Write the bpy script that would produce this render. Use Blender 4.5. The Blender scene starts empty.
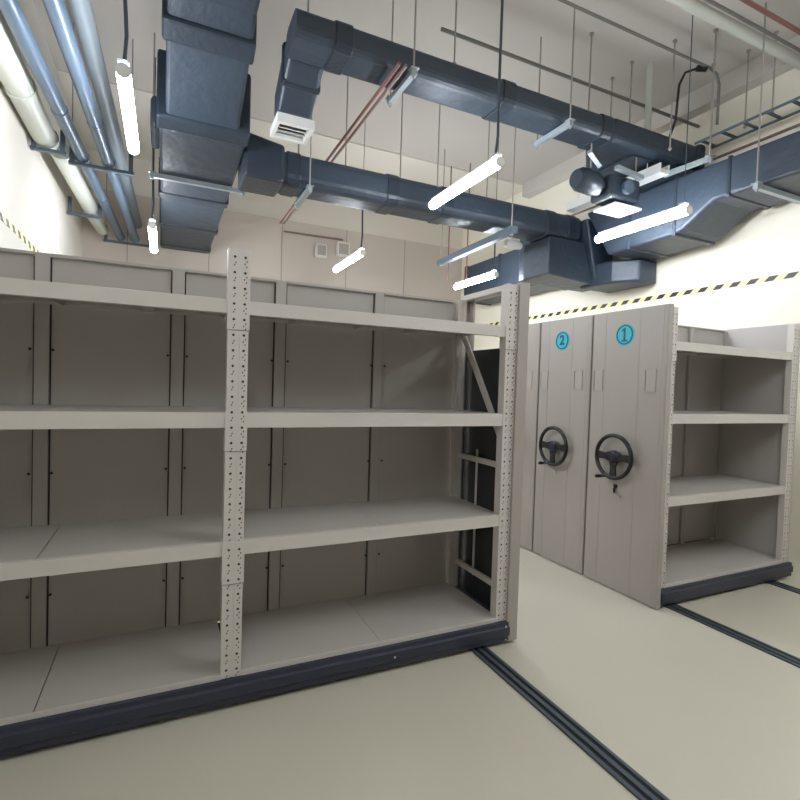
import bpy, bmesh, math, random
from mathutils import Vector, Matrix
random.seed(7)
S = bpy.context.scene
COL = S.collection

# ------------------------------------------------------------------ materials
def lin(c):
    return tuple(((v/255)/12.92 if v/255 <= .04045 else ((v/255+.055)/1.055)**2.4) for v in c)

def mat(name, rgb, rough=.5, metal=0.0, noise=0.0, nscale=6.0, bump=0.0, bscale=40.0, spec=.5, emit=0.0, ecol=None, stretch=(1, 1, 1)):
    m = bpy.data.materials.new(name); m.use_nodes = True
    nt = m.node_tree; b = nt.nodes['Principled BSDF']
    col = lin(rgb)
    b.inputs['Base Color'].default_value = (*col, 1)
    b.inputs['Roughness'].default_value = rough
    b.inputs['Metallic'].default_value = metal
    b.inputs['Specular IOR Level'].default_value = spec
    tc = nt.nodes.new('ShaderNodeTexCoord'); mp = nt.nodes.new('ShaderNodeMapping')
    mp.inputs['Scale'].default_value = stretch
    nt.links.new(tc.outputs['Object'], mp.inputs['Vector'])
    if noise:
        n = nt.nodes.new('ShaderNodeTexNoise'); n.inputs['Scale'].default_value = nscale; n.inputs['Detail'].default_value = 5
        r = nt.nodes.new('ShaderNodeMapRange'); r.inputs['To Min'].default_value = 1-noise; r.inputs['To Max'].default_value = 1+noise
        mx = nt.nodes.new('ShaderNodeVectorMath'); mx.operation = 'SCALE'; mx.inputs[0].default_value = col
        nt.links.new(mp.outputs[0], n.inputs['Vector']); nt.links.new(n.outputs['Fac'], r.inputs['Value'])
        nt.links.new(r.outputs[0], mx.inputs['Scale']); nt.links.new(mx.outputs[0], b.inputs['Base Color'])
    if bump:
        n2 = nt.nodes.new('ShaderNodeTexNoise'); n2.inputs['Scale'].default_value = bscale; n2.inputs['Detail'].default_value = 3
        bp = nt.nodes.new('ShaderNodeBump'); bp.inputs['Strength'].default_value = bump; bp.inputs['Distance'].default_value = .02
        nt.links.new(mp.outputs[0], n2.inputs['Vector']); nt.links.new(n2.outputs['Fac'], bp.inputs['Height']); nt.links.new(bp.outputs[0], b.inputs['Normal'])
    if emit:
        b.inputs['Emission Color'].default_value = (*(ecol or (1, 1, 1)), 1); b.inputs['Emission Strength'].default_value = emit
    return m

M = dict(
    steel=mat('painted_steel', (205, 199, 192), .42, noise=.03, nscale=3),
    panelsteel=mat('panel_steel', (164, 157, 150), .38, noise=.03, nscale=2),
    board=mat('board_steel', (188, 182, 175), .5, noise=.04, nscale=4),
    back=mat('back_steel', (176, 171, 165), .5, noise=.04, nscale=3),
    seam=mat('seam_shadow_gap', (38, 36, 34), .7),
    hole_gap_shade=mat('hole_and_gap_shade', (58, 54, 52), .8),
    base=mat('navy_base', (46, 51, 66), .4, noise=.08, nscale=8),
    rail=mat('rail_steel', (96, 106, 116), .32, metal=.5, noise=.1, nscale=12),
    railgap=mat('rail_groove', (20, 21, 24), .6),
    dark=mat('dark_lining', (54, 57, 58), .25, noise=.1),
    black=mat('black_plastic', (11, 11, 14), .4),
    hub=mat('blue_black_hub', (24, 24, 48), .3),
    chrome=mat('chrome', (200, 200, 200), .2, metal=.9),
    teal=mat('teal_badge', (52, 178, 194), .4),
    navy=mat('badge_ink', (14, 74, 104), .4),
    floor=mat('floor_vinyl', (203, 197, 180), .33, noise=.05, nscale=1.3, bump=.02, bscale=3),
    ceil=mat('ceiling_paint', (196, 190, 182), .9, noise=.05, nscale=.8),
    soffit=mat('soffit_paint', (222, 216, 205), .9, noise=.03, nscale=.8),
    cream=mat('cream_wall', (234, 228, 210), .8, noise=.02, nscale=.7),
    white=mat('white_wall', (206, 201, 190), .8, noise=.02, nscale=.7),
    beige=mat('beige_panel', (203, 192, 182), .7, noise=.02, nscale=.7),
    joint=mat('panel_joint', (150, 139, 130), .8),
    duct=mat('duct_foam', (44, 56, 69), .45, noise=.16, nscale=3.5, bump=.5, bscale=9, spec=.6),
    ductband=mat('duct_tape', (39, 49, 60), .36, noise=.15, nscale=8, bump=.3, bscale=20),
    galv=mat('galvanised', (158, 168, 172), .4, metal=.35, noise=.1, nscale=20),
    dgalv=mat('dull_strut', (88, 100, 110), .45, metal=.3, noise=.12, nscale=15),
    rod=mat('threaded_steel', (158, 152, 144), .5, metal=.3),
    pipeblue=mat('blue_grey_pipe', (80, 96, 112), .35, noise=.08, nscale=5),
    pipegrey=mat('pale_grey_pipe', (130, 140, 146), .4, noise=.05),
    pipewhite=mat('white_pipe', (192, 194, 184), .45, noise=.04, nscale=5),
    red=mat('red_pipe', (126, 84, 78), .5),
    brown=mat('brown_conduit', (128, 108, 100), .5),
    grey=mat('grey_conduit', (112, 110, 104), .5),
    cord=mat('grey_cord', (64, 74, 82), .5),
    wplast=mat('white_plastic', (226, 226, 222), .45),
    lamp=mat('lamp_diffuser', (255, 255, 255), .5, emit=34.0, ecol=(.92, .985, 1.08)),
    paper=mat('card_label', (170, 164, 157), .5),
)

def tape_mat():
    m = bpy.data.materials.new('hazard_tape'); m.use_nodes = True; nt = m.node_tree; b = nt.nodes['Principled BSDF']
    b.inputs['Roughness'].default_value = .5
    tc = nt.nodes.new('ShaderNodeTexCoord'); sp = nt.nodes.new('ShaderNodeSeparateXYZ')
    nt.links.new(tc.outputs['Object'], sp.inputs[0])
    a = nt.nodes.new('ShaderNodeMath'); a.operation = 'ADD'
    nt.links.new(sp.outputs['Y'], a.inputs[0]); nt.links.new(sp.outputs['Z'], a.inputs[1])
    d = nt.nodes.new('ShaderNodeMath'); d.operation = 'DIVIDE'; d.inputs[1].default_value = .185; nt.links.new(a.outputs[0], d.inputs[0])
    f = nt.nodes.new('ShaderNodeMath'); f.operation = 'FRACT'; nt.links.new(d.outputs[0], f.inputs[0])
    g = nt.nodes.new('ShaderNodeMath'); g.operation = 'GREATER_THAN'; g.inputs[1].default_value = .48; nt.links.new(f.outputs[0], g.inputs[0])
    mx = nt.nodes.new('ShaderNodeMix'); mx.data_type = 'RGBA'
    nt.links.new(g.outputs[0], mx.inputs[0]); mx.inputs[6].default_value = (*lin((240, 229, 150)), 1); mx.inputs[7].default_value = (*lin((34, 32, 30)), 1)
    nt.links.new(mx.outputs[2], b.inputs['Base Color'])
    return m
M['tape'] = tape_mat()

# ------------------------------------------------------------------ mesh helpers
class MB:
    def __init__(s): s.v = []; s.f = []; s.mi = []; s.sm = []
    def add(s, vs, fs, mi=0, smooth=False):
        o = len(s.v); s.v += [tuple(v) for v in vs]
        for f in fs: s.f.append([i+o for i in f]); s.mi.append(mi); s.sm.append(smooth)
        return s
    def box(s, x0, x1, y0, y1, z0, z1, mi=0):
        if x0 > x1: x0, x1 = x1, x0
        if y0 > y1: y0, y1 = y1, y0
        if z0 > z1: z0, z1 = z1, z0
        return s.add([(x0,y0,z0),(x1,y0,z0),(x1,y1,z0),(x0,y1,z0),(x0,y0,z1),(x1,y0,z1),(x1,y1,z1),(x0,y1,z1)],
                     [(0,3,2,1),(4,5,6,7),(0,1,5,4),(1,2,6,5),(2,3,7,6),(3,0,4,7)], mi)
    def prism(s, poly, axis, a0, a1, mi=0):
        # poly: 2D points, extruded along axis ('x': (y,z), 'y': (x,z), 'z': (x,y))
        def P(p, a): return {'x': (a, p[0], p[1]), 'y': (p[0], a, p[1]), 'z': (p[0], p[1], a)}[axis]
        n = len(poly)
        vs = [P(p, a0) for p in poly]+[P(p, a1) for p in poly]
        fs = [list(range(n))[::-1], list(range(n, 2*n))]+[(i, (i+1) % n, (i+1) % n+n, i+n) for i in range(n)]
        return s.add(vs, fs, mi)
    def tube(s, pts, r, n=12, mi=0, cap=True, closed=False):
        pts = [Vector(p) for p in pts]; rings = []; k = len(pts); up = None
        for i, p in enumerate(pts):
            if closed: t = pts[(i+1) % k]-pts[i-1]
            else: t = pts[min(i+1, k-1)]-pts[max(i-1, 0)]
            t.normalize()
            if up is None or abs(up.dot(t)) > .98:
                up = Vector((0, 0, 1)) if abs(t.z) < .9 else Vector((1, 0, 0))
            a = t.cross(up).normalized(); b = a.cross(t).normalized(); up = b
            rr = r[i] if isinstance(r, (list, tuple)) else r
            rings.append([p+rr*(math.cos(q)*a+math.sin(q)*b) for q in [2*math.pi*j/n for j in range(n)]])
        vs = [v for R in rings for v in R]; fs = []
        for i in range(k if closed else k-1):
            for j in range(n):
                i2 = (i+1) % k
                fs.append((i*n+j, i*n+(j+1) % n, i2*n+(j+1) % n, i2*n+j))
        s.add(vs, fs, mi, True)
        if cap and not closed:
            s.add(rings[0], [list(range(n))], mi); s.add(rings[-1], [list(range(n))[::-1]], mi)
        return s
    def bar(s, a, b, w, h, mi=0, side=(1, 0, 0)):
        a, b = Vector(a), Vector(b); t = (b-a).normalized(); u = Vector(side); u = (u-t*u.dot(t)).normalized(); v = t.cross(u)
        vs = [p+su*u*w/2+sv*v*h/2 for p in (a, b) for su, sv in ((-1,-1),(1,-1),(1,1),(-1,1))]
        return s.add(vs, [(0,1,2,3),(7,6,5,4),(0,4,5,1),(1,5,6,2),(2,6,7,3),(3,7,4,0)], mi)
    def build(s, name, mats, parent=None, bevel=0, seg=2, loc=None, smooth=False, kind=None):
        me = bpy.data.meshes.new(name); me.from_pydata(s.v, [], s.f)
        mats = mats if isinstance(mats, (list, tuple)) else [mats]
        for m in mats: me.materials.append(M[m])
        for p, mi, sm in zip(me.polygons, s.mi, s.sm): p.material_index = mi; p.use_smooth = sm or smooth
        bm = bmesh.new(); bm.from_mesh(me); bmesh.ops.recalc_face_normals(bm, faces=bm.faces); bm.to_mesh(me); bm.free()
        o = bpy.data.objects.new(name, me); COL.objects.link(o)
        if loc: o.location = loc
        if bevel:
            md = o.modifiers.new('bevel', 'BEVEL'); md.width = bevel; md.segments = seg; md.limit_method = 'ANGLE'; md.angle_limit = math.radians(40)
        if parent: o.parent = parent; o.matrix_parent_inverse = Matrix.Translation(-Vector(root_loc(parent)))
        if kind: o['kind'] = kind
        return o

def root_loc(o):
    # parts have their mesh in world coordinates, so only a top-level Empty carries an offset
    return Vector(o.location) if o.parent is None else Vector((0, 0, 0))

def tag(o, label, cat, group=None):
    o['label'] = label; o['category'] = cat
    if group: o['group'] = group
    return o

def thing(name, loc, label, cat, group=None):
    o = bpy.data.objects.new(name, None); COL.objects.link(o); o.location = loc; o.empty_display_size = .1
    return tag(o, label, cat, group)

# NOTE: parts are written in world coordinates; build() cancels the parent's offset.
def copy_tree(o, parent=None):
    c = o.copy(); COL.objects.link(c)
    if parent: c.parent = parent
    for ch in [k for k in COL.objects if k.parent == o]: copy_tree(ch, c)
    return c

# ------------------------------------------------------------------ room
XL, XR, YB, YF, ZC = -1.2, 5.75, 9.35, -7.0, 5.19
T = .15
MB().box(XL-T, XR+T, YF-T, YB+T, -.12, 0).build('floor', 'floor', kind='structure')
MB().box(XL-T, XR+T, YF-T, YB+T, ZC, ZC+.15).build('ceiling', 'ceil', kind='structure')
MB().box(XL-T, XL, YF-T, YB+T, 0, ZC).build('wall_left', 'white', kind='structure')
MB().box(XR, XR+T, YF-T, YB+T, 0, ZC).build('wall_right', 'cream', kind='structure')
MB().box(XL, XR, YF-T, YF, 0, ZC).build('wall_front', 'cream', kind='structure')
wb = MB().box(XL, XR, YB, YB+T, 0, ZC, 0)
wb.box(XL, XR, YB-.03, YB, 0, 4.58, 1)
x = XL+.62
while x < XR-.2:
    wb.box(x-.006, x+.006, YB-.033, YB-.03, 0, 4.58, 2); x += 1.24
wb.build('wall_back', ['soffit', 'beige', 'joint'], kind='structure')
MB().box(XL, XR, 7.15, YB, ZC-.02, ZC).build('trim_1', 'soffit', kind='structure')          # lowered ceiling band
MB().box(XR-.16, XR, YF, 7.15, ZC-.22, ZC).build('trim_2', 'ceil', kind='structure')       # beam along right wall

t = MB().box(-.002, .002, -3, 3.5, -.026, .026).build('hazard_tape', 'tape', loc=(XR-.003, 5.8, 2.865))
tag(t, 'yellow and black striped hazard tape along the right cream wall', 'tape')
t = MB().box(-.002, .002, -2.4, 3.5, -.026, .026).build('hazard_tape', 'tape', loc=(XL+.003, 5.8, 2.865))
tag(t, 'yellow and black striped hazard tape along the left white wall', 'tape')

# ------------------------------------------------------------------ perforated upright
def upright_mesh(x0, x1, y0, y1, z0, z1, splices=(), dots=True):
    mb = MB()
    w = x1-x0
    # folded channel: face, two side flanges, shallow groove down the middle
    mb.box(x0, x0+w*.42, y0, y0+.004, z0, z1); mb.box(x1-w*.42, x1, y0, y0+.004, z0, z1)
    mb.box(x0+w*.42, x1-w*.42, y0+.003, y0+.007, z0, z1)
    mb.box(x0, x0+.004, y0+.004, y1, z0, z1); mb.box(x1-.004, x1, y0+.004, y1, z0, z1)
    mb.box(x0, x1, y0+.004, y1, z1-.004, z1)
    for s0, s1 in splices:
        mb.box(x0-.003, x1+.003, y0-.0035, y0, s0-.002, s0, 1)
        mb.box(x0-.004, x1+.004, y0-.004, y0, s0, s1); mb.box(x0-.004, x0, y0, y1, s0, s1); mb.box(x1, x1+.004, y0, y1, s0, s1)
    if dots:
        z = z0+.04; i = 0
        while z < z1-.03:
            yy = y0-.001
            for s0, s1 in splices:
                if s0-.01 < z < s1+.01: yy = y0-.005
            for cx, kind in ((x0+w*.27, 0), (x1-w*.22, 1)):
                # round hole with a pilot slot, drawn as small polygons
                r = .0066
                pts = [(cx+r*math.cos(q), yy, z+r*math.sin(q)) for q in [2*math.pi*k/8 for k in range(8)]]
                mb.add(pts, [list(range(8))], 1)
                r2 = .0034
                for dz, dx in ((-.028, .002), (-.04, -.003)) if kind == 0 else ((-.02, .006), (-.032, -.004), (-.046, .005)):
                    mb.add([(cx+dx-r2*.8, yy, z+dz-r2), (cx+dx+r2*.8, yy, z+dz-r2), (cx+dx+r2*1.6, yy, z+dz+r2*1.2), (cx+dx, yy, z+dz+r2*1.2)], [(0, 1, 2, 3)], 1)
            z += .075; i += 1
    return mb

def shelf_beam(x0, x1, y, z0, z1):
    mb = MB(); d = .035
    mb.box(x0, x1, y, y+.003, z0, z1); mb.box(x0, x1, y+.003, y+d, z1-.003, z1); mb.box(x0, x1, y+.003, y+d, z0, z0+.003)
    mb.box(x0, x1, y+d-.003, y+d, z0+.003, z1-.003)
    return mb

def board(x0, x1, y0, y1, z, n=2):
    mb = MB(); h = .022
    w = (x1-x0)/n
    for i in range(n):
        a = x0+i*w+.0015; b = x0+(i+1)*w-.0015
        mb.box(a, b, y0, y1, z-.003, z)
        mb.box(a, a+.003, y0, y1, z-h, z-.003); mb.box(b-.003, b, y0, y1, z-h, z-.003)
        mb.box(a+.003, b-.003, y0, y0+.003, z-h, z-.003); mb.box(a+.003, b-.003, y1-.003, y1, z-h, z-.003)
        # stiffening ribs below
        mb.box((a+b)/2-.03, (a+b)/2+.03, y0+.003, y1-.003, z-h, z-.003)
    return mb

LEV = [(1.943, 2.01), (1.388, 1.463), (.758, .828)]

# ------------------------------------------------------------------ big open rack on the left (unit A)
FY, BY = 2.55, 3.19
A = thing('mobile_shelving', (.4, 2.87, 0), 'large open grey steel shelving unit with two empty bays at left on dark base', 'shelving', 'mobile shelving units')
upright_mesh(.272, .368, FY, FY+.06, .15, 2.255, [(1.865, 2.255), (1.275, 1.47), (.62, .83)][:3]).build('upright', ['steel', 'hole_gap_shade'], A)
upright_mesh(-1.16, -1.075, FY, FY+.06, .15, 2.255).build('upright', ['steel', 'hole_gap_shade'], A)
upright_mesh(1.912, 1.992, FY, FY+.06, .15, 2.27, [(1.865, 2.27)]).build('upright', ['steel', 'hole_gap_shade'], A)
for x0, x1 in ((-1.16, -1.10), (1.915, 1.985)):
    upright_mesh(x0, x1, BY-.06, BY-.02, .15, 2.255, dots=False).build('rear_upright', 'steel', A)
for x0, x1, sm in ((.368, 1.912, 2), (-1.075, .272, 2)):
    for z0, z1 in LEV:
        shelf_beam(x0, x1, FY+.004, z0, z1).build('shelf_beam', 'steel', A, bevel=.003)
        b = MB()
        if x0 > 0: b = board(x0-.04, x1+.023, FY+.04, BY-.03, z1-.002, 2)
        else:
            b = board(x0, -.487, FY+.04, BY-.03, z1-.002, 1); c = board(-.485, x1+.04, FY+.04, BY-.03, z1-.002, 1)
            b.add(c.v, c.f)
        b.build('shelf_board', 'board', A)
    if x0 > 0: b = board(x0-.04, x1+.023, FY+.012, BY-.02, .172, 2)
    else:
        b = board(x0, -.487, FY+.012, BY-.02, .172, 1); c = board(-.485, x1+.04, FY+.012, BY-.02, .172, 1); b.add(c.v, c.f)
    b.build('bottom_board', 'board', A)
    MB().box(x0, x1, FY+.002, FY+.012, .147, .172).build('bottom_lip', 'steel', A)
# back panels and the strips covering their joints
js = [-1.16, -.582, .065, .650, 1.315, 1.93]
for a, b in zip(js[:-1], js[1:]):
    mb = MB().box(a+.001, b-.001, BY-.004, BY, .15, 2.235)
    mb.box(a+.034, b-.034, BY-.03, BY, 2.236, 2.25)
    mb.build('back_panel', 'back', A)
for a in js[1:-1]:
    mb = MB().box(a-.032, a+.032, BY-.024, BY-.004, .15, 2.25)
    for sx in (-1, 1): mb.box(a+sx*.033, a+sx*.040, BY-.007, BY-.0041, .15, 2.232, 1)  # dark strips paint the shade of the gaps beside each stud
    for z in (.45, 1.1, 1.75):
        for sx in (-.05, .05):
            mb.tube([(a+sx, BY-.026, z), (a+sx, BY-.02, z)], .007, 8, 1)
    mb.build('joint_strip', ['back', 'hole_gap_shade'], A)
# dark base
def base(x0, x1, y0, y1, parent):
    mb = MB(); mb.prism([(y0+.012, .028), (y0+.012, .06), (y0, .066), (y0, .118), (y0+.012, .124), (y0+.012, .147), (y0+.05, .147), (y0+.05, .028)], 'x', x0, x1)
    mb.box(x0, x1, y1-.05, y1, .028, .147); mb.box(x0, x0+.05, y0+.05, y1-.05, .028, .147); mb.box(x1-.05, x1, y0+.05, y1-.05, .028, .147)
    o = mb.build('base_frame', 'base', parent, bevel=.002)
    return o
bf = base(-1.16, 2.0, 2.515, BY-.02, A)
for x, z in ((1.965, .128), (1.965, .045), (1.2, .09)):
    MB().tube([(x, 2.528, z), (x, 2.512, z)], .007, 10).build('bolt', 'chrome', bf)
for x in (1.79, .5, -.9):
    for y in (2.75, 3.05):
        MB().tube([(x-.012, y, .045), (x+.012, y, .045)], .04, 20).build('wheel', 'rail', A)
# end frame with crossbars and diagonal brace
for z in (2.27, 1.124, .34):
    MB().box(1.965, 1.985, FY+.06, BY-.02, z-.018, z+.018).build('crossbar', 'steel', A)
MB().bar((1.955, 3.14, 2.04), (1.955, 2.60, 1.27), .012, .05, side=(1, 0, 0)).build('diagonal_brace', 'steel', A)
MB().box(1.99, 1.998, 2.935, 2.95, .3, 1.19).build('drive_link', 'steel', A)
# end cover: pale front and rear posts, dark lined lower panel
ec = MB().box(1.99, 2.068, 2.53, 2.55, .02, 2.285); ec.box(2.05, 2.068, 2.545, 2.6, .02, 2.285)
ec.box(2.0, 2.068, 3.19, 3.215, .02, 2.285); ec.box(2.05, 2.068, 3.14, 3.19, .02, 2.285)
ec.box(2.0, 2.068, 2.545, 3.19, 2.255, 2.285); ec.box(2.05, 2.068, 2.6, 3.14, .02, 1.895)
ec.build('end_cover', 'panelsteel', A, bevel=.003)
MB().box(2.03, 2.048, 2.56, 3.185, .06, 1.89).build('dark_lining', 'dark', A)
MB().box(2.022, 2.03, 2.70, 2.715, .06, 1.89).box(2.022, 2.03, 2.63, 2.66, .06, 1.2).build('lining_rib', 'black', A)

# ------------------------------------------------------------------ handwheel units on the right
def make_wheel(cy, cz, parent, bright):
    X = 3.350
    st = MB().tube([(X, cy, cz), (X-.03, cy, cz)], .036, 20).tube([(X-.03, cy, cz), (X-.05, cy, cz)], .024, 16)
    w = st.build('handwheel', 'black', parent)
    cx = X-.06; R = .172
    ring = [(cx-.002, cy+R*math.cos(q), cz+R*math.sin(q)) for q in [2*math.pi*k/48 for k in range(48)]]
    MB().tube(ring, .0165, 12, closed=True).build('rim', 'black', w)
    for ang in (180, 0, 270):
        q = math.radians(ang+ (8 if ang == 180 else -8 if ang == 0 else 0)*0)
        d = Vector((0, math.cos(q), math.sin(q))); c = Vector((cx, cy, cz)); s = Vector((0, -d.z, d.y))
        pts = []
        m = MB(); a0 = c+d*.03; a1 = c+d*(R-.005); 
        vs = []
        for p, hw in ((a0, .042), (c+d*.09, .026), (a1, .034)):
            for xx in (-.008, .008):
                vs += [p+s*hw+Vector((xx, 0, 0)), p-s*hw+Vector((xx, 0, 0))]
        fs = []
        for k in (0, 4):
            fs += [(k, k+1, k+5, k+4), (k+2, k+6, k+7, k+3), (k, k+4, k+6, k+2), (k+1, k+3, k+7, k+5)]
        fs += [(0, 2, 3, 1), (8, 9, 11, 10)]
        m.add(vs, fs).build('spoke', 'black', w, bevel=.004)
    MB().tube([(cx+.012, cy, cz), (cx-.012, cy, cz), (cx-.018, cy, cz)], [.052, .05, .03], 24).build('hub', 'hub', w)
    q = math.radians(245+65-0)   # crank grip lower left in the photo (towards +y)
    gy, gz = cy+.09, cz-.165
    MB().tube([(cx-.01, gy-.03, gz+.005), (cx-.018, gy+.02, gz-.008)], [.011, .013], 10).tube([(cx-.018, gy+.02, gz-.008), (cx-.06, gy+.025, gz-.008)], [.013, .015], 12).build('crank_grip', 'black', w)
    return w

def text_obj(ch, loc, size, parent, m):
    cu = bpy.data.curves.new('numeral', 'FONT'); cu.body = ch; cu.size = size; cu.extrude = .001; cu.align_x = 'CENTER'; cu.align_y = 'CENTER'
    cu.offset = .004
    tmp = bpy.data.objects.new('tmp', cu); COL.objects.link(tmp)
    bpy.context.view_layer.update()
    me = bpy.data.meshes.new_from_object(tmp.evaluated_get(bpy.context.evaluated_depsgraph_get()))
    bpy.data.objects.remove(tmp)
    me.materials.clear(); me.materials.append(M[m])
    # text plane faces -x, reads left to right along -y
    me.transform(Matrix.Translation(loc) @ Matrix(((0, 0, -1, 0), (-1, 0, 0, 0), (0, 1, 0, 0), (0, 0, 0, 1))))
    o = bpy.data.objects.new('numeral', me); COL.objects.link(o); o.parent = parent
    o.matrix_parent_inverse = Matrix.Translation(-Vector(root_loc(parent)))
    return o

def end_unit(y0, y1, label, number, detail, lock=None):
    U = thing('mobile_shelving', (4.2, (y0+y1)/2, 0), label, 'shelving', 'mobile shelving units')
    w = y1-y0; X = 3.35
    # pressed end panel: flat plates with shallow vertical folds
    ga, gb = y0+w*.335, y0+w*.80
    mb = MB()
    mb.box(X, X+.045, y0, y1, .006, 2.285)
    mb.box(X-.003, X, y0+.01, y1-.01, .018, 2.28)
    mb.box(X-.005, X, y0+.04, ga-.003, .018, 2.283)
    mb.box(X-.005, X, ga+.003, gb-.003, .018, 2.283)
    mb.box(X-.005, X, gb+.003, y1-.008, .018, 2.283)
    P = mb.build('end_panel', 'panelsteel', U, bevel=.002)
    for hy in (y0+.135, y1-.075):
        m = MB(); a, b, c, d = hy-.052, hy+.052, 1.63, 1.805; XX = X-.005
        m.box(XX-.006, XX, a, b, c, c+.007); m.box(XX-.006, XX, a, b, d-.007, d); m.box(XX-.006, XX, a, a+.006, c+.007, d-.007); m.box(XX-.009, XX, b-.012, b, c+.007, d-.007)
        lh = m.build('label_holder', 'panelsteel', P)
        MB().box(XX-.002, XX, a+.006, b-.012, c+.007, d-.007).build('card', 'paper', lh)
    cy = y0+w*.60
    make_wheel(cy-.032, 1.10, P, detail)
    if number:
        by = y0+w*.54; bz = 2.085; XX = X-.005
        bd = MB().tube([(XX, by, bz), (XX-.003, by, bz)], .09, 40).build('badge', 'teal', P)
        ring = [(XX-.003, by+.074*math.cos(q), bz+.074*math.sin(q)) for q in [2*math.pi*k/40 for k in range(40)]]
        MB().tube(ring, .005, 6, closed=True).build('badge_ring', 'navy', bd)
        if number == '1':
            pts = [(.030, -.055), (-.030, -.055), (-.030, -.043), (-.008, -.043), (-.008, .055), (.006, .055), (.030, .034), (.024, .025), (.009, .036), (.009, -.043), (.030, -.043)]
            MB().prism([(by+p, bz+q) for p, q in pts], 'x', XX-.005, XX-.003).build('numeral', 'navy', bd)
        else: text_obj(number, (XX-.004, by, bz), .125, bd, 'navy')
    if lock:
        ly = cy-.02
        lk = MB().tube([(X-.003, ly, .856), (X-.018, ly, .856)], .016, 16).build('lock', 'black' if lock == 2 else 'chrome', P)
        if lock == 2:
            MB().tube([(X-.014, ly+.005, .80), (X-.02, ly+.005, .842)], .009, 8).build('keyhole', 'black', P)
            k = MB().tube([(X-.02, ly, .80), (X-.02, ly-.05, .79)], .005, 6); k.tube([(X-.02, ly-.055+.012*math.cos(q), .788+.012*math.sin(q)) for q in [math.pi*j/6 for j in range(12)]], .003, 6, closed=True)
            k.build('key', 'chrome', P)
    # frame and shelves behind the panel
    xe = 5.09
    fy = y0+.02; by_ = y1-.035
    upright_mesh(3.397, 3.462, fy, fy+.05, .15, 2.27, [(1.865, 2.27)], dots=detail).build('upright', ['steel', 'hole_gap_shade'], U)
    upright_mesh(4.985, 5.07, fy, fy+.05, .15, 2.27, dots=detail).build('upright', ['steel', 'hole_gap_shade'], U)
    for z0, z1 in LEV:
        z0 += .008; z1 += .008
        shelf_beam(3.462, 4.985, fy+.004, z0, z1).build('shelf_beam', 'steel', U, bevel=.003)
        board(3.40, 5.07, fy+.052, by_-.03, z1-.002, 2).build('shelf_board', 'board', U)
    board(3.40, 5.07, fy+.012, by_-.004, .172, 2).build('bottom_board', 'board', U)
    MB().box(3.462, 4.985, fy+.002, fy+.011, .147, .172).build('bottom_lip', 'steel', U)
    js = [3.40, 3.98, 4.555, 5.07]
    for a, b in zip(js[:-1], js[1:]):
        m = MB().box(a+.005, b-.005, by_-.004, by_, .18, 2.27); m.box(a+.01, b-.03, by_-.025, by_-.004, 2.258, 2.27)
        m.build('back_panel', 'back', U)
    for a in js[1:-1]:
        MB().box(a-.03, a-.003, by_-.03, by_-.004, .18, 2.27).box(a+.003, a+.03, by_-.03, by_-.004, .18, 2.27).build('joint_strip', 'back', U)
    MB().box(5.072, 5.09, fy, by_, .15, 2.28).box(5.055, 5.072, by_-.03, by_-.005, .18, 2.26).build('side_panel', 'back', U)
    bf = base(3.40, 5.11, y0-.012, by_, U)
    for x in (3.53, 4.83):
        MB().tube([(x-.012, y0+.15, .045), (x+.012, y0+.15, .045)], .04, 16).build('wheel', 'rail', U)
        MB().tube([(x-.012, y1-.15, .045), (x+.012, y1-.15, .045)], .04, 16).build('wheel', 'rail', U)
    return U
end_unit(2.518, 3.235, 'grey handwheel shelving unit with badge 1, nearest at right, open shelves facing the viewer', '1', True, 2)
end_unit(3.255, 3.905, 'grey handwheel shelving unit with badge 2, pressed behind the unit with badge 1', '2', False, 1)
end_unit(3.925, 4.575, 'grey shelving unit mostly hidden, third in the right row behind badge 2', None, False, 1)

# rails
def rail(x, y0, y1, label, wid=.105):
    m = MB()
    m.box(x-wid/2, x+wid/2, y0, y1, .0005, .006, 1)
    m.box(x-wid/2, x-wid/2+.018, y0, y1, .006, .012); m.box(x+wid/2-.018, x+wid/2, y0, y1, .006, .012)
    m.box(x-.012, x+.012, y0, y1, .006, .013)
    tag(m.build('floor_rail', ['rail', 'railgap']), label, 'rail', 'floor rails')
rail(1.79, -1.5, 4.6, 'dark steel floor rail running out from under the large left shelving unit')
rail(3.53, -1.5, 4.6, 'dark steel floor rail coming out beside the unit with badge 1, longest seen')
rail(4.83, -1.5, 4.6, 'short bit of dark floor rail at the right edge under the open shelves')

# ------------------------------------------------------------------ lamps
def lamp(x, y, z, label, drop=ZC, cy=.06, thin=None, ln=1.2):
    L = thing('pendant_lamp', (x, y+ln/2, z), label, 'lamp', 'tube lamps')
    MB().box(x-.022, x+.022, y+.03, y+ln-.03, z+.038, z+.065).build('housing', 'wplast', L, bevel=.004)
    MB().tube([(x, y+.012, z), (x, y+ln-.012, z)], .042, 20).build('diffuser', 'lamp', L)
    for yy in (y, y+ln-.012): MB().tube([(x, yy, z), (x, yy+.012, z)], .044, 20).build('end_cap', 'wplast', L)
    c = y+cy
    if drop-z > 1:
        m = MB().tube([(x, c+.02, z+.06), (x+.012, c+.01, z+.25), (x, c, z+.5), (x, c, thin or drop)], .012, 8)
        if thin and thin < z+.5: m = MB().tube([(x, c, z+.06), (x, c, drop)], .005, 6)
        elif thin: m.tube([(x, c, thin), (x, c, drop)], .004, 6)
    else: m = MB().tube([(x, c, z+.06), (x, c, drop)], .008, 8)
    m.build('drop_cord', 'cord', L)
    MB().box(x-.03, x+.03, c-.03, c+.03, z+.062, z+.08).build('clamp', 'galv', L)
lamp(-.262, 3.60, 3.51, 'lit tube lamp at far left between blue pipes and big duct, nearest viewer')
lamp(2.53, 3.54, 3.53, 'lit tube lamp at picture centre crossing the front of the long lower duct')
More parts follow.
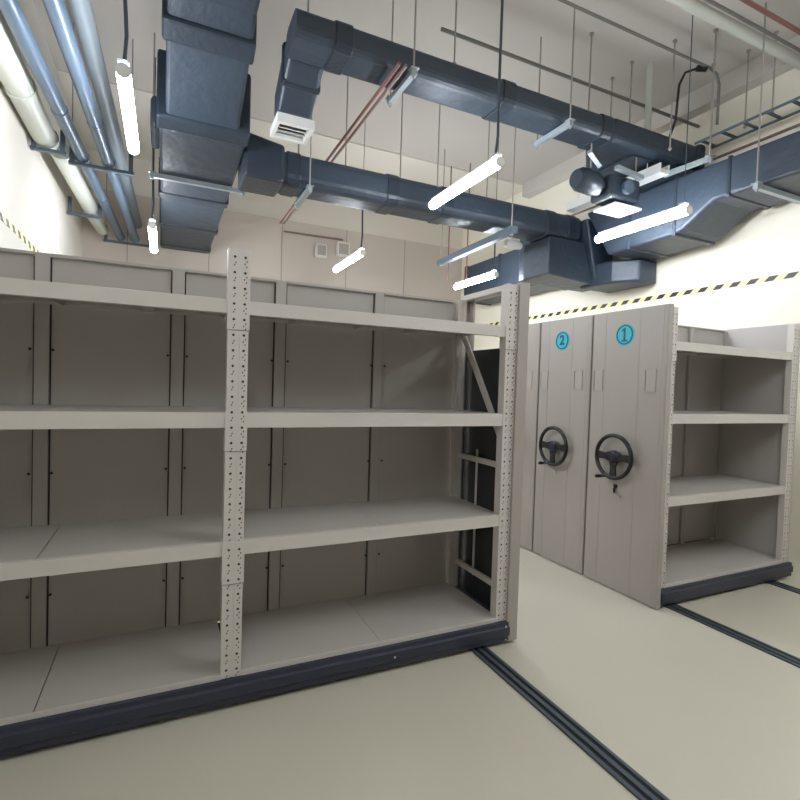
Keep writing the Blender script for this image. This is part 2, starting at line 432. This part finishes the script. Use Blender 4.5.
lamp(4.45, 3.19, 3.36, 'lit tube lamp at right along the side of the right wall duct', ZC, .06, 3.62, 1.12)
lamp(-.15, 6.19, 3.29, 'small distant lit tube lamp left of the far end of the big duct', ZC-.07)
lamp(2.40, 6.43, 3.40, 'lit tube lamp hanging before the white boxes on the back wall', ZC, .06, 4.12)
lamp(4.29, 6.01, 3.26, 'lit tube lamp just above the end frame of the large left unit', ZC, .06, 4.0, 1.12)
for xx, yy, nm in ((-.26, -.7, 'left'), (2.5, .1, 'middle'), (4.79, .1, 'right')):
    lamp(xx, yy, 3.5, 'lit tube lamp overhead behind the viewer, %s row' % nm)

# ------------------------------------------------------------------ ducts
def bands(D, mk, items):
    for b in items: MB().box(*b).build('flange_band', 'ductband', D, bevel=.015)

def rrect(a0, a1, b0, b1, rad, n=4):
    out = []
    for ca, cb, q0 in ((a1-rad, b1-rad, 0), (a0+rad, b1-rad, 90), (a0+rad, b0+rad, 180), (a1-rad, b0+rad, 270)):
        for k in range(n+1):
            q = math.radians(q0+90*k/n); out.append((ca+rad*math.cos(q), cb+rad*math.sin(q)))
    return out

# big duct running away at left
D = thing('air_duct', (.3, 6, 3.8), 'wide dark insulated duct running away at upper left to the back wall', 'duct', 'insulated ducts')
MB().prism([(2.6, 4.34), (3.9, 4.30), (4.86, 3.84), (4.86, 4.75), (2.6, 4.75)], 'x', -.03, .575).build('duct_body', 'duct', D, bevel=.03)
MB().prism([(4.84, 3.82), (5.6, 3.77), (9.3, 3.77), (9.3, 4.15), (5.6, 4.15), (4.84, 4.2)], 'x', -.08, .655).build('rear_body', 'duct', D, bevel=.03)
MB().prism([(4.06, 4.19), (4.22, 4.12), (4.22, 4.78), (4.06, 4.78)], 'x', -.06, .60).build('flange_band', 'ductband', D, bevel=.02)
MB().prism([(4.80, 3.84), (4.95, 3.79), (4.95, 4.3), (4.80, 4.4)], 'x', -.10, .67).build('flange_band', 'ductband', D, bevel=.02)
for y, o in ((6.6, .02), (7.9, .02), (9.1, .015)):
    MB().box(-.08-o, .655+o, y-.09, y+.09, 3.755, 4.18).build('flange_band', 'ductband', D, bevel=.02)
MB().box(-.15, -.07, 4.98, 5.5, 3.82, 4.1).build('side_branch', 'duct', D, bevel=.04)

# long lower cross duct
D = thing('air_duct', (2.6, 5.3, 3.76), 'long dark insulated duct crossing the room low, behind the central lamp', 'duct', 'insulated ducts')
MB().prism(rrect(5.12, 5.54, 3.62, 3.95, .09), 'x', .68, 4.98).build('duct_body', 'duct', D)
for x in (1.15, 2.25, 2.95, 4.5, 4.85):
    MB().prism(rrect(5.108, 5.552, 3.608, 3.962, .1), 'x', x-.07, x+.07).build('flange_band', 'ductband', D, bevel=.008)
MB().prism([(.66, 3.60), (1.05, 3.60), (1.05, 3.97), (.66, 4.03)], 'y', 5.09, 5.57).build('collar', 'ductband', D, bevel=.03)

# upper cross duct with its branch, grille and plenum
D = thing('air_duct', (3, 3.9, 4.27), 'long dark insulated duct crossing the room high, nearest the ceiling rods', 'duct', 'insulated ducts')
MB().prism(rrect(3.74, 4.09, 4.16, 4.38, .07), 'x', .83, 4.1).build('duct_body', 'duct', D)
for x in (1.2, 2.75, 3.95):
    MB().prism(rrect(3.728, 4.102, 4.148, 4.392, .08), 'x', x-.07, x+.07).build('flange_band', 'ductband', D, bevel=.008)
br = MB().prism([(4.05, 4.17), (4.05, 4.39), (4.28, 4.36), (4.62, 4.16), (4.62, 3.94), (4.42, 3.94)], 'x', .84, 1.14).build('branch', 'duct', D, bevel=.04, seg=3)
MB().box(.825, 1.155, 4.20, 4.27, 4.05, 4.40).build('flange_band', 'ductband', D, bevel=.03)
g = MB().box(.84, 1.17, 4.44, 4.47, 3.86, 3.94).box(.84, 1.17, 4.74, 4.77, 3.86, 3.94).box(.84, .87, 4.47, 4.74, 3.86, 3.94).box(1.14, 1.17, 4.47, 4.74, 3.86, 3.94)
for i in range(4): g.bar((.88, 4.51+i*.062, 3.88), (1.13, 4.51+i*.062, 3.88), .035, .006, side=(0, 1, .8))
g.box(.87, 1.14, 4.47, 4.74, 3.925, 3.94, 1)
g.build('vent_grille', ['wplast', 'hole_gap_shade'], D)
pl = MB().prism([(4.02, 3.73), (5.38, 3.73), (5.38, 4.52), (4.45, 4.52), (4.02, 4.10)], 'z', 4.14, 4.38).build('plenum', 'duct', D, bevel=.05, seg=3)
MB().box(4.45, 5.1, 3.85, 4.32, 4.12, 4.14).build('access_panel', 'duct', pl, bevel=.012)
MB().box(5.28, 5.40, 3.70, 4.54, 4.12, 4.39).build('flange_band', 'ductband', D, bevel=.03)

# right wall duct
D = thing('air_duct', (5.3, 4, 3.6), 'bulky dark insulated duct stepping down along the right wall', 'duct', 'insulated ducts')
MB().prism([(1.2, 3.575), (3.30, 3.575), (3.42, 3.50), (3.62, 3.37), (3.75, 3.34), (4.62, 3.325), (5.0, 3.95), (1.2, 3.95)], 'x', 4.95, 5.62).build('duct_body', 'duct', D, bevel=.03, seg=3)
for y, z in ((3.15, 3.56), (3.72, 3.325), (4.3, 3.315)):
    MB().box(4.94, 5.63, y-.02, y+.02, z, 3.96).build('flange_band', 'ductband', D, bevel=.012)
MB().prism([(3.73, 3.95), (4.5, 3.95), (4.5, 4.10), (3.73, 4.10)], 'x', 5.0, 5.36).build('riser', 'duct', D, bevel=.03)
MB().prism([(5.18, 5.1), (5.22, 4.78), (5.42, 4.52), (5.74, 4.52), (5.74, 5.3), (5.18, 5.3)], 'z', 3.03, 3.33).build('elbow', 'duct', D, bevel=.03)
MB().prism([(5.0, 3.9), (5.2, 3.06), (5.5, 3.06), (5.5, 3.9)], 'y', 5.02, 5.56).build('slanted_side', 'duct', D, bevel=.02)
MB().prism([(4.44, 3.12), (5.22, 3.06), (5.04, 3.60), (4.44, 3.60)], 'y', 5.09, 5.6).build('transition_box', 'duct', D, bevel=.015)
MB().prism([(4.63, 3.17), (5.58, 3.17), (5.58, 3.93), (4.63, 3.93)], 'y', 5.56, 5.95).build('rear_box', 'duct', D, bevel=.02)
MB().box(5.12, 5.70, 5.95, 8.20, 3.24, 3.90).build('rear_run', 'duct', D, bevel=.03)
for y in (6.02, 7.1, 8.14): MB().box(5.105, 5.715, y-.04, y+.04, 3.225, 3.915).build('flange_band', 'ductband', D, bevel=.02)

# small fan-coil unit below the plenum
D = thing('fan_unit', (4.2, 3.95, 3.8), 'small dark duct fan with brackets hanging under the upper duct at right', 'fan unit')
MB().tube([(3.78, 3.98, 3.80), (3.84, 3.98, 3.80), (4.02, 3.98, 3.79), (4.10, 3.98, 3.77), (4.4, 3.98, 3.75), (4.5, 3.98, 3.75)], [.09, .12, .12, .09, .09, .09], 14).build('flexible_duct', 'ductband', D)
MB().box(4.12, 4.56, 3.84, 4.12, 3.64, 3.88).build('fan_housing', 'ductband', D, bevel=.03)
MB().tube([(4.34, 3.84, 3.76), (4.34, 3.79, 3.76)], .07, 16).build('motor_cap', 'pipeblue', D)
MB().bar((3.75, 3.78, 3.98), (4.0, 3.88, 3.93), .04, .03).build('bracket', 'galv', D)
MB().bar((4.15, 3.80, 3.92), (4.55, 3.82, 3.90), .05, .04, side=(0, 1, 0)).build('bracket', 'galv', D)
for x in (3.86, 4.5): MB().tube([(x, 3.86, 3.88), (x, 3.86, 4.12)], .008, 6).build('hanger_rod', 'rod', D)
f = MB().box(4.22, 4.62, 3.86, 4.16, 3.585, 3.61)
f.build('diffuser_grille', 'wplast', D, bevel=.005)
MB().box(4.30, 4.54, 3.92, 4.10, 3.61, 3.645).build('neck', 'ductband', D)

# white trunking under it
t = MB().box(4.70, 4.84, 3.72, 5.10, 3.96, 4.00).box(4.70, 4.71, 3.72, 5.10, 4.00, 4.06).box(4.83, 4.84, 3.72, 5.10, 4.00, 4.06)
for y in (3.9, 4.9): t.tube([(4.72, y, 4.0), (4.72, y, 4.12)], .006, 6)
tag(t.build('cable_trunking', 'wplast'), 'white cable trunking running away below the wide dark plenum', 'trunking')

# ------------------------------------------------------------------ hangers: strut + two rods
def hanger(p0, p1, label, name='strut_hanger', m='galv', top=ZC, w=.045, inset=.02, rods=(True, True), zt=(None, None)):
    a, b = Vector(p0), Vector(p1)
    H = thing(name, tuple((a+b)/2), label, 'hanger', 'duct hangers')
    s = MB().bar(a, b, w, w, side=(0, 0, 1)); s.build('strut', m, H)
    d = (b-a).normalized()
    for k, (p, q) in enumerate(((a, d), (b, -d))):
        if rods[k]:
            c = p+q*inset
            MB().tube([c-Vector((0, 0, .05)), (c.x, c.y, top)], .0075, 8).build('threaded_rod', 'rod', H)
            MB().tube([c+Vector((0, 0, w/2)), c+Vector((0, 0, w/2+.015))], .02, 6).tube([c-Vector((0, 0, w/2)), c-Vector((0, 0, w/2+.015))], .02, 6).build('nut', 'galv', H)
            MB().box(c.x-.035, c.x+.035, c.y-.035, c.y+.035, c.z+w/2, c.z+w/2+.006).build('washer', 'galv', H)
    return H
hanger((-.17, 5.93, 3.735), (.78, 5.93, 3.735), 'galvanised strut under the wide left duct')
hanger((1.76, 3.66, 4.12), (1.76, 4.16, 4.12), 'galvanised strut under the upper duct beside the red conduits')
hanger((3.40, 3.66, 4.125), (3.40, 4.16, 4.125), 'bright strut bracket under the upper duct right of the central lamp')
hanger((4.90, 3.30, 3.985), (4.86, 3.80, 3.985), 'strut bracket at the right end of the dark plenum', rods=(True, False))
hanger((4.86, 2.85, 3.545), (5.70, 2.85, 3.545), 'strut bracket under the right wall duct near the picture edge')
hanger((1.30, 5.05, 3.58), (1.30, 5.62, 3.58), 'galvanised strut under the left half of the lower duct')
hanger((3.74, 4.90, 3.52), (3.76, 6.75, 3.50), 'thick dull grey strut bar hanging below the lower duct right of centre', m='dgalv', w=.08, inset=.06)

# loose ceiling rods
i = 0
rodspec = [(3.80, 3.86, 4.37, 'thin steel rod left of the others dropping into the upper duct'),
           (4.55, 4.28, 4.37, None), (4.51, 3.98, 4.37, None), (4.61, 3.55, 4.1, None), (4.82, 3.27, 3.95, None),
           (5.40, 3.30, 4.40, None), (5.30, 3.60, 4.40, None), (5.36, 3.02, 4.40, None), (1.05, 4.3, 4.4, 'thin rod holding the branch with the white vent'),
           (2.81, 5.15, 3.89, None), (1.78, 5.40, 3.89, None), (2.45, 5.40, 3.89, None), (3.7, 5.45, 3.89, None), (2.2, 3.8, 4.37, None)]
labs = {1: 'thin ceiling rod landing on the plenum, second from left', 2: 'thin ceiling rod landing on the left part of the plenum', 3: 'thin ceiling rod in front of the plenum beside the black cable',
        4: 'long thin ceiling rod ending at the white trunking duct', 5: 'thin rod holding the cable ladder near its middle', 6: 'thin rod holding the far end of the cable ladder', 7: 'thin rod holding the near end of the cable ladder',
        9: 'thin rod dropping into the lower duct behind the central lamp', 10: 'thin rod dropping into the left part of the lower duct', 11: 'short rod on the lower duct above the distant lamp', 12: 'thin rod on the right part of the lower duct', 13: 'thin rod on the left part of the upper duct'}
for k, (x, y, z, l) in enumerate(rodspec):
    m = MB().tube([(x, y, z-.01), (x, y, ZC)], .0075, 8); m.tube([(x, y, ZC-.02), (x, y, ZC)], .022, 6); m.tube([(x, y, z), (x, y, z+.02)], .018, 6)
    tag(m.build('ceiling_rod', 'rod'), l or labs[k], 'rod', 'ceiling rods')

# ------------------------------------------------------------------ pipes
def pipe(pts, r, m, label, name='pipe', joints=(), cat='pipe', group='ceiling pipes', n=18):
    P = thing(name, pts[0], label, cat, group)
    MB().tube(pts, r, n).build('pipe_run', m, P)
    for y, in [(j,) for j in joints]:
        a, b = Vector(pts[0]), Vector(pts[-1]); u = (y-a.y)/(b.y-a.y); c = a+(b-a)*u; d = (b-a).normalized()
        MB().tube([c-d*.03, c+d*.03], r*1.1, n).build('coupling', m, P)
    return P
pipe([(-1.09, 2.2, 3.92), (-1.08, 6.0, 3.90)], .105, 'pipewhite', 'thick white pipe high beside the left wall, nearest length', joints=(5.0,))
pipe([(-1.0, 6.12, 3.88), (-.93, 8.0, 3.86)], .09, 'pipewhite', 'thick white pipe beside the left wall, farther length')
pipe([(-.95, 8.1, 3.86), (-.9, 9.0, 3.86)], .08, 'pipewhite', 'short white pipe end beside the left wall, farthest')
pipe([(-.98, 2.2, 3.90), (-.66, 9.3, 3.84)], .058, 'pipeblue', 'blue grey pipe at left, beside the thick white pipe', joints=(5.2, 7.4))
pipe([(-.70, 2.2, 3.90), (-.46, 9.3, 3.84)], .058, 'pipeblue', 'blue grey pipe at left, closest to the lamp', joints=(5.3,))
pipe([(-.62, 2.2, 4.22), (-.44, 9.3, 4.1)], .07, 'pipegrey', 'pale grey pipe at left above the blue grey pipes')
pipe([(1.60, 3.6, 4.10), (1.60, 8.0, 4.10)], .014, 'red', 'thin red conduit running away under the upper duct, left of its twin', n=10)
pipe([(1.655, 3.6, 4.10), (1.655, 8.0, 4.10)], .014, 'brown', 'thin brown conduit running away under the upper duct, right of its twin', n=10)
pipe([(.9, 3.45, 4.97), (5.02, 3.45, 4.98), (5.14, 3.45, 4.95), (5.18, 3.45, 4.86), (5.18, 3.45, 4.45)], .014, 'grey', 'grey conduit under the ceiling turning down above the plenum', n=10)
pipe([(2.2, 4.05, 4.83), (5.74, 4.05, 4.83)], .018, 'grey', 'dull grey conduit crossing above the upper duct', n=10)
pipe([(3.0, 2.93, 4.92), (5.74, 2.93, 4.92)], .05, 'pipewhite', 'thick white pipe under the ceiling at upper right')
pipe([(3.0, 2.68, 4.90), (5.74, 2.68, 4.90)], .018, 'red', 'thin red sprinkler pipe at the top right corner', n=10)
pipe([(3.0, 2.80, 4.88), (5.74, 2.80, 4.88)], .015, 'grey', 'thin grey conduit between thick white pipe and red pipe', n=10)
pipe([(4.72, 3.92, ZC), (4.72, 3.92, 4.3)], .035, 'pipewhite', 'vertical white pipe dropping from ceiling to plenum', n=14)

# black cable looping down to the plenum
m = MB().tube([(4.90, 3.50, 4.97), (4.80, 3.56, 4.93), (4.77, 3.60, 4.82), (4.78, 3.62, 4.66), (4.82, 3.66, 4.5), (4.86, 3.76, 4.36)], .013, 8)
m.tube([(4.98, 3.46, 4.965), (4.89, 3.50, 4.965)], .03, 8)
tag(m.build('power_cable', 'black'), 'black cable hanging in a curve from the grey ceiling conduit to the plenum', 'cable')

# pipe brackets on the left wall
def bracket(x0, x1, y, z, h, label, rings=()):
    B = thing('pipe_bracket', ((x0+x1)/2, y, z), label, 'bracket', 'pipe brackets')
    MB().box(x0, x1, y-.022, y+.022, z-.03, z+.0).build('crossbar', 'dgalv', B)
    for x in (x0+.03, x1-.03):
        MB().box(x-.02, x+.02, y-.02, y+.02, z, z+(h or .22)).build('drop_bar', 'dgalv', B)
        if h is None: MB().tube([(x, y, z+.2), (x, y, ZC)], .006, 6).build('threaded_rod', 'rod', B)
    for px, pz, pr in rings:
        MB().tube([(px+pr*math.cos(q), y, pz+pr*math.sin(q)) for q in [2*math.pi*k/20 for k in range(20)]], .006, 6, closed=True).build('clamp_ring', 'galv', B)
bracket(-1.19, -.90, 5.9, 3.785, .2, 'grey bracket from the left wall carrying the thick white pipe, nearest', [(-1.08, 3.90, .112)])
bracket(-.92, -.33, 6.15, 3.80, None, 'grey trapeze bracket under the two blue grey pipes', [(-.802, 3.867, .064), (-.567, 3.867, .064)])
bracket(-1.19, -.79, 7.9, 3.76, .2, 'grey bracket from the left wall carrying the white pipe, farther', [(-.934, 3.86, .097)])
bracket(-.90, -.20, 9.2, 3.77, None, 'grey trapeze bracket at the back wall under the blue grey pipes', [(-.663, 3.842, .064), (-.463, 3.842, .064)])

# cable ladder at right
Lm = thing('cable_ladder', (5.4, 3.2, 4.4), 'narrow steel cable ladder hanging near the right wall above the ducts', 'cable ladder')
MB().box(5.26, 5.27, 1.8, 3.75, 4.38, 4.405).build('side_rail', 'dgalv', Lm)
MB().box(5.51, 5.52, 1.8, 3.75, 4.38, 4.405).build('side_rail', 'dgalv', Lm)
for k in range(9): MB().box(5.275, 5.51, 1.9+k*.22, 1.93+k*.22, 4.385, 4.40).build('rung', 'dgalv', Lm)
pipe([(5.60, 1.8, 4.30), (5.60, 6.9, 4.30)], .016, 'brown', 'thin brown conduit along the right wall below the cable ladder', n=8)
m = MB().box(5.56, 5.745, 1.8, 6.9, 4.12, 4.26)  # pale box stands in for a lit strip of the cream wall
tag(m.build('lit_wall_strip', 'soffit'), 'pale strip standing in for the lit right wall above the bulky duct', 'trunking')

# ------------------------------------------------------------------ back wall fittings
s = thing('wall_speaker', (2.62, 9.25, 4.1), 'small round-cornered white speaker on the back wall, left of its square neighbour', 'speaker')
MB().box(2.50, 2.72, 9.17, 9.32, 3.96, 4.22).build('case', 'wplast', s, bevel=.04, seg=3)
MB().box(2.53, 2.69, 9.162, 9.17, 4.0, 4.18).build('grille', 'paper', s)
s = thing('electrical_box', (3.04, 9.25, 4.18), 'square white box on the back wall just above the small central lamp', 'electrical box')
MB().box(2.92, 3.17, 9.2, 9.32, 4.05, 4.31).build('case', 'wplast', s, bevel=.01)
MB().box(2.95, 3.14, 9.19, 9.2, 4.08, 4.28).build('cover', 'paper', s)
pipe([(1.92, 9.28, 4.36), (3.05, 9.28, 4.37)], .018, 'brown', 'thin brown conduit fixed level on the back wall above the white boxes', n=8)
# white round sensor under lower duct
s = thing('smoke_sensor', (4.10, 5.4, 3.52), 'stubby white sensor hanging under the right end of the lower duct', 'sensor')
MB().tube([(4.00, 5.42, 3.53), (4.02, 5.42, 3.53), (4.16, 5.42, 3.52), (4.24, 5.42, 3.515)], [.035, .06, .06, .045], 16).build('body', 'wplast', s)
MB().tube([(4.10, 5.42, 3.56), (4.10, 5.42, 3.62)], .012, 8).build('stem', 'galv', s)
# thin red drops by the strut bar
for x, y, l in ((4.35, 6.9, 'thin red vertical pipe beyond the lower duct, right of its twin'), (4.15, 7.15, 'thin red vertical pipe beyond the lower duct, left of its twin')):
    pipe([(x, y, ZC), (x, y, 3.35)], .01, 'red', l, n=8)

# ------------------------------------------------------------------ camera, world, view
R_ = Vector((0.9049, -0.4244, 0.0313)); U_ = Vector((-0.0161, 0.0393, 0.9991)); B_ = Vector((-0.4252, -0.9046, 0.0287))
B_ = R_.cross(U_).normalized(); R_.normalize(); U_ = B_.cross(R_)
cam = bpy.data.cameras.new('camera'); co = bpy.data.objects.new('camera', cam); COL.objects.link(co)
mw = Matrix((R_, U_, B_)).transposed().to_4x4(); mw.translation = Vector((0, 0, 1.62)); co.matrix_world = mw
cam.sensor_width = 36; cam.lens = 501.97/800*36; cam.clip_start = .05
S.camera = co
w = bpy.data.worlds.new('world'); w.use_nodes = True; w.node_tree.nodes['Background'].inputs[0].default_value = (.6, .65, .7, 1); w.node_tree.nodes['Background'].inputs[1].default_value = .3
S.world = w
S.view_settings.view_transform = 'Standard'; S.view_settings.look = 'None'; S.view_settings.gamma = 1; S.view_settings.use_curve_mapping = False
S.view_settings.exposure = 1.15
S.cycles.max_bounces = 8; S.cycles.diffuse_bounces = 5
try: S.cycles.use_denoising = True
except Exception: pass
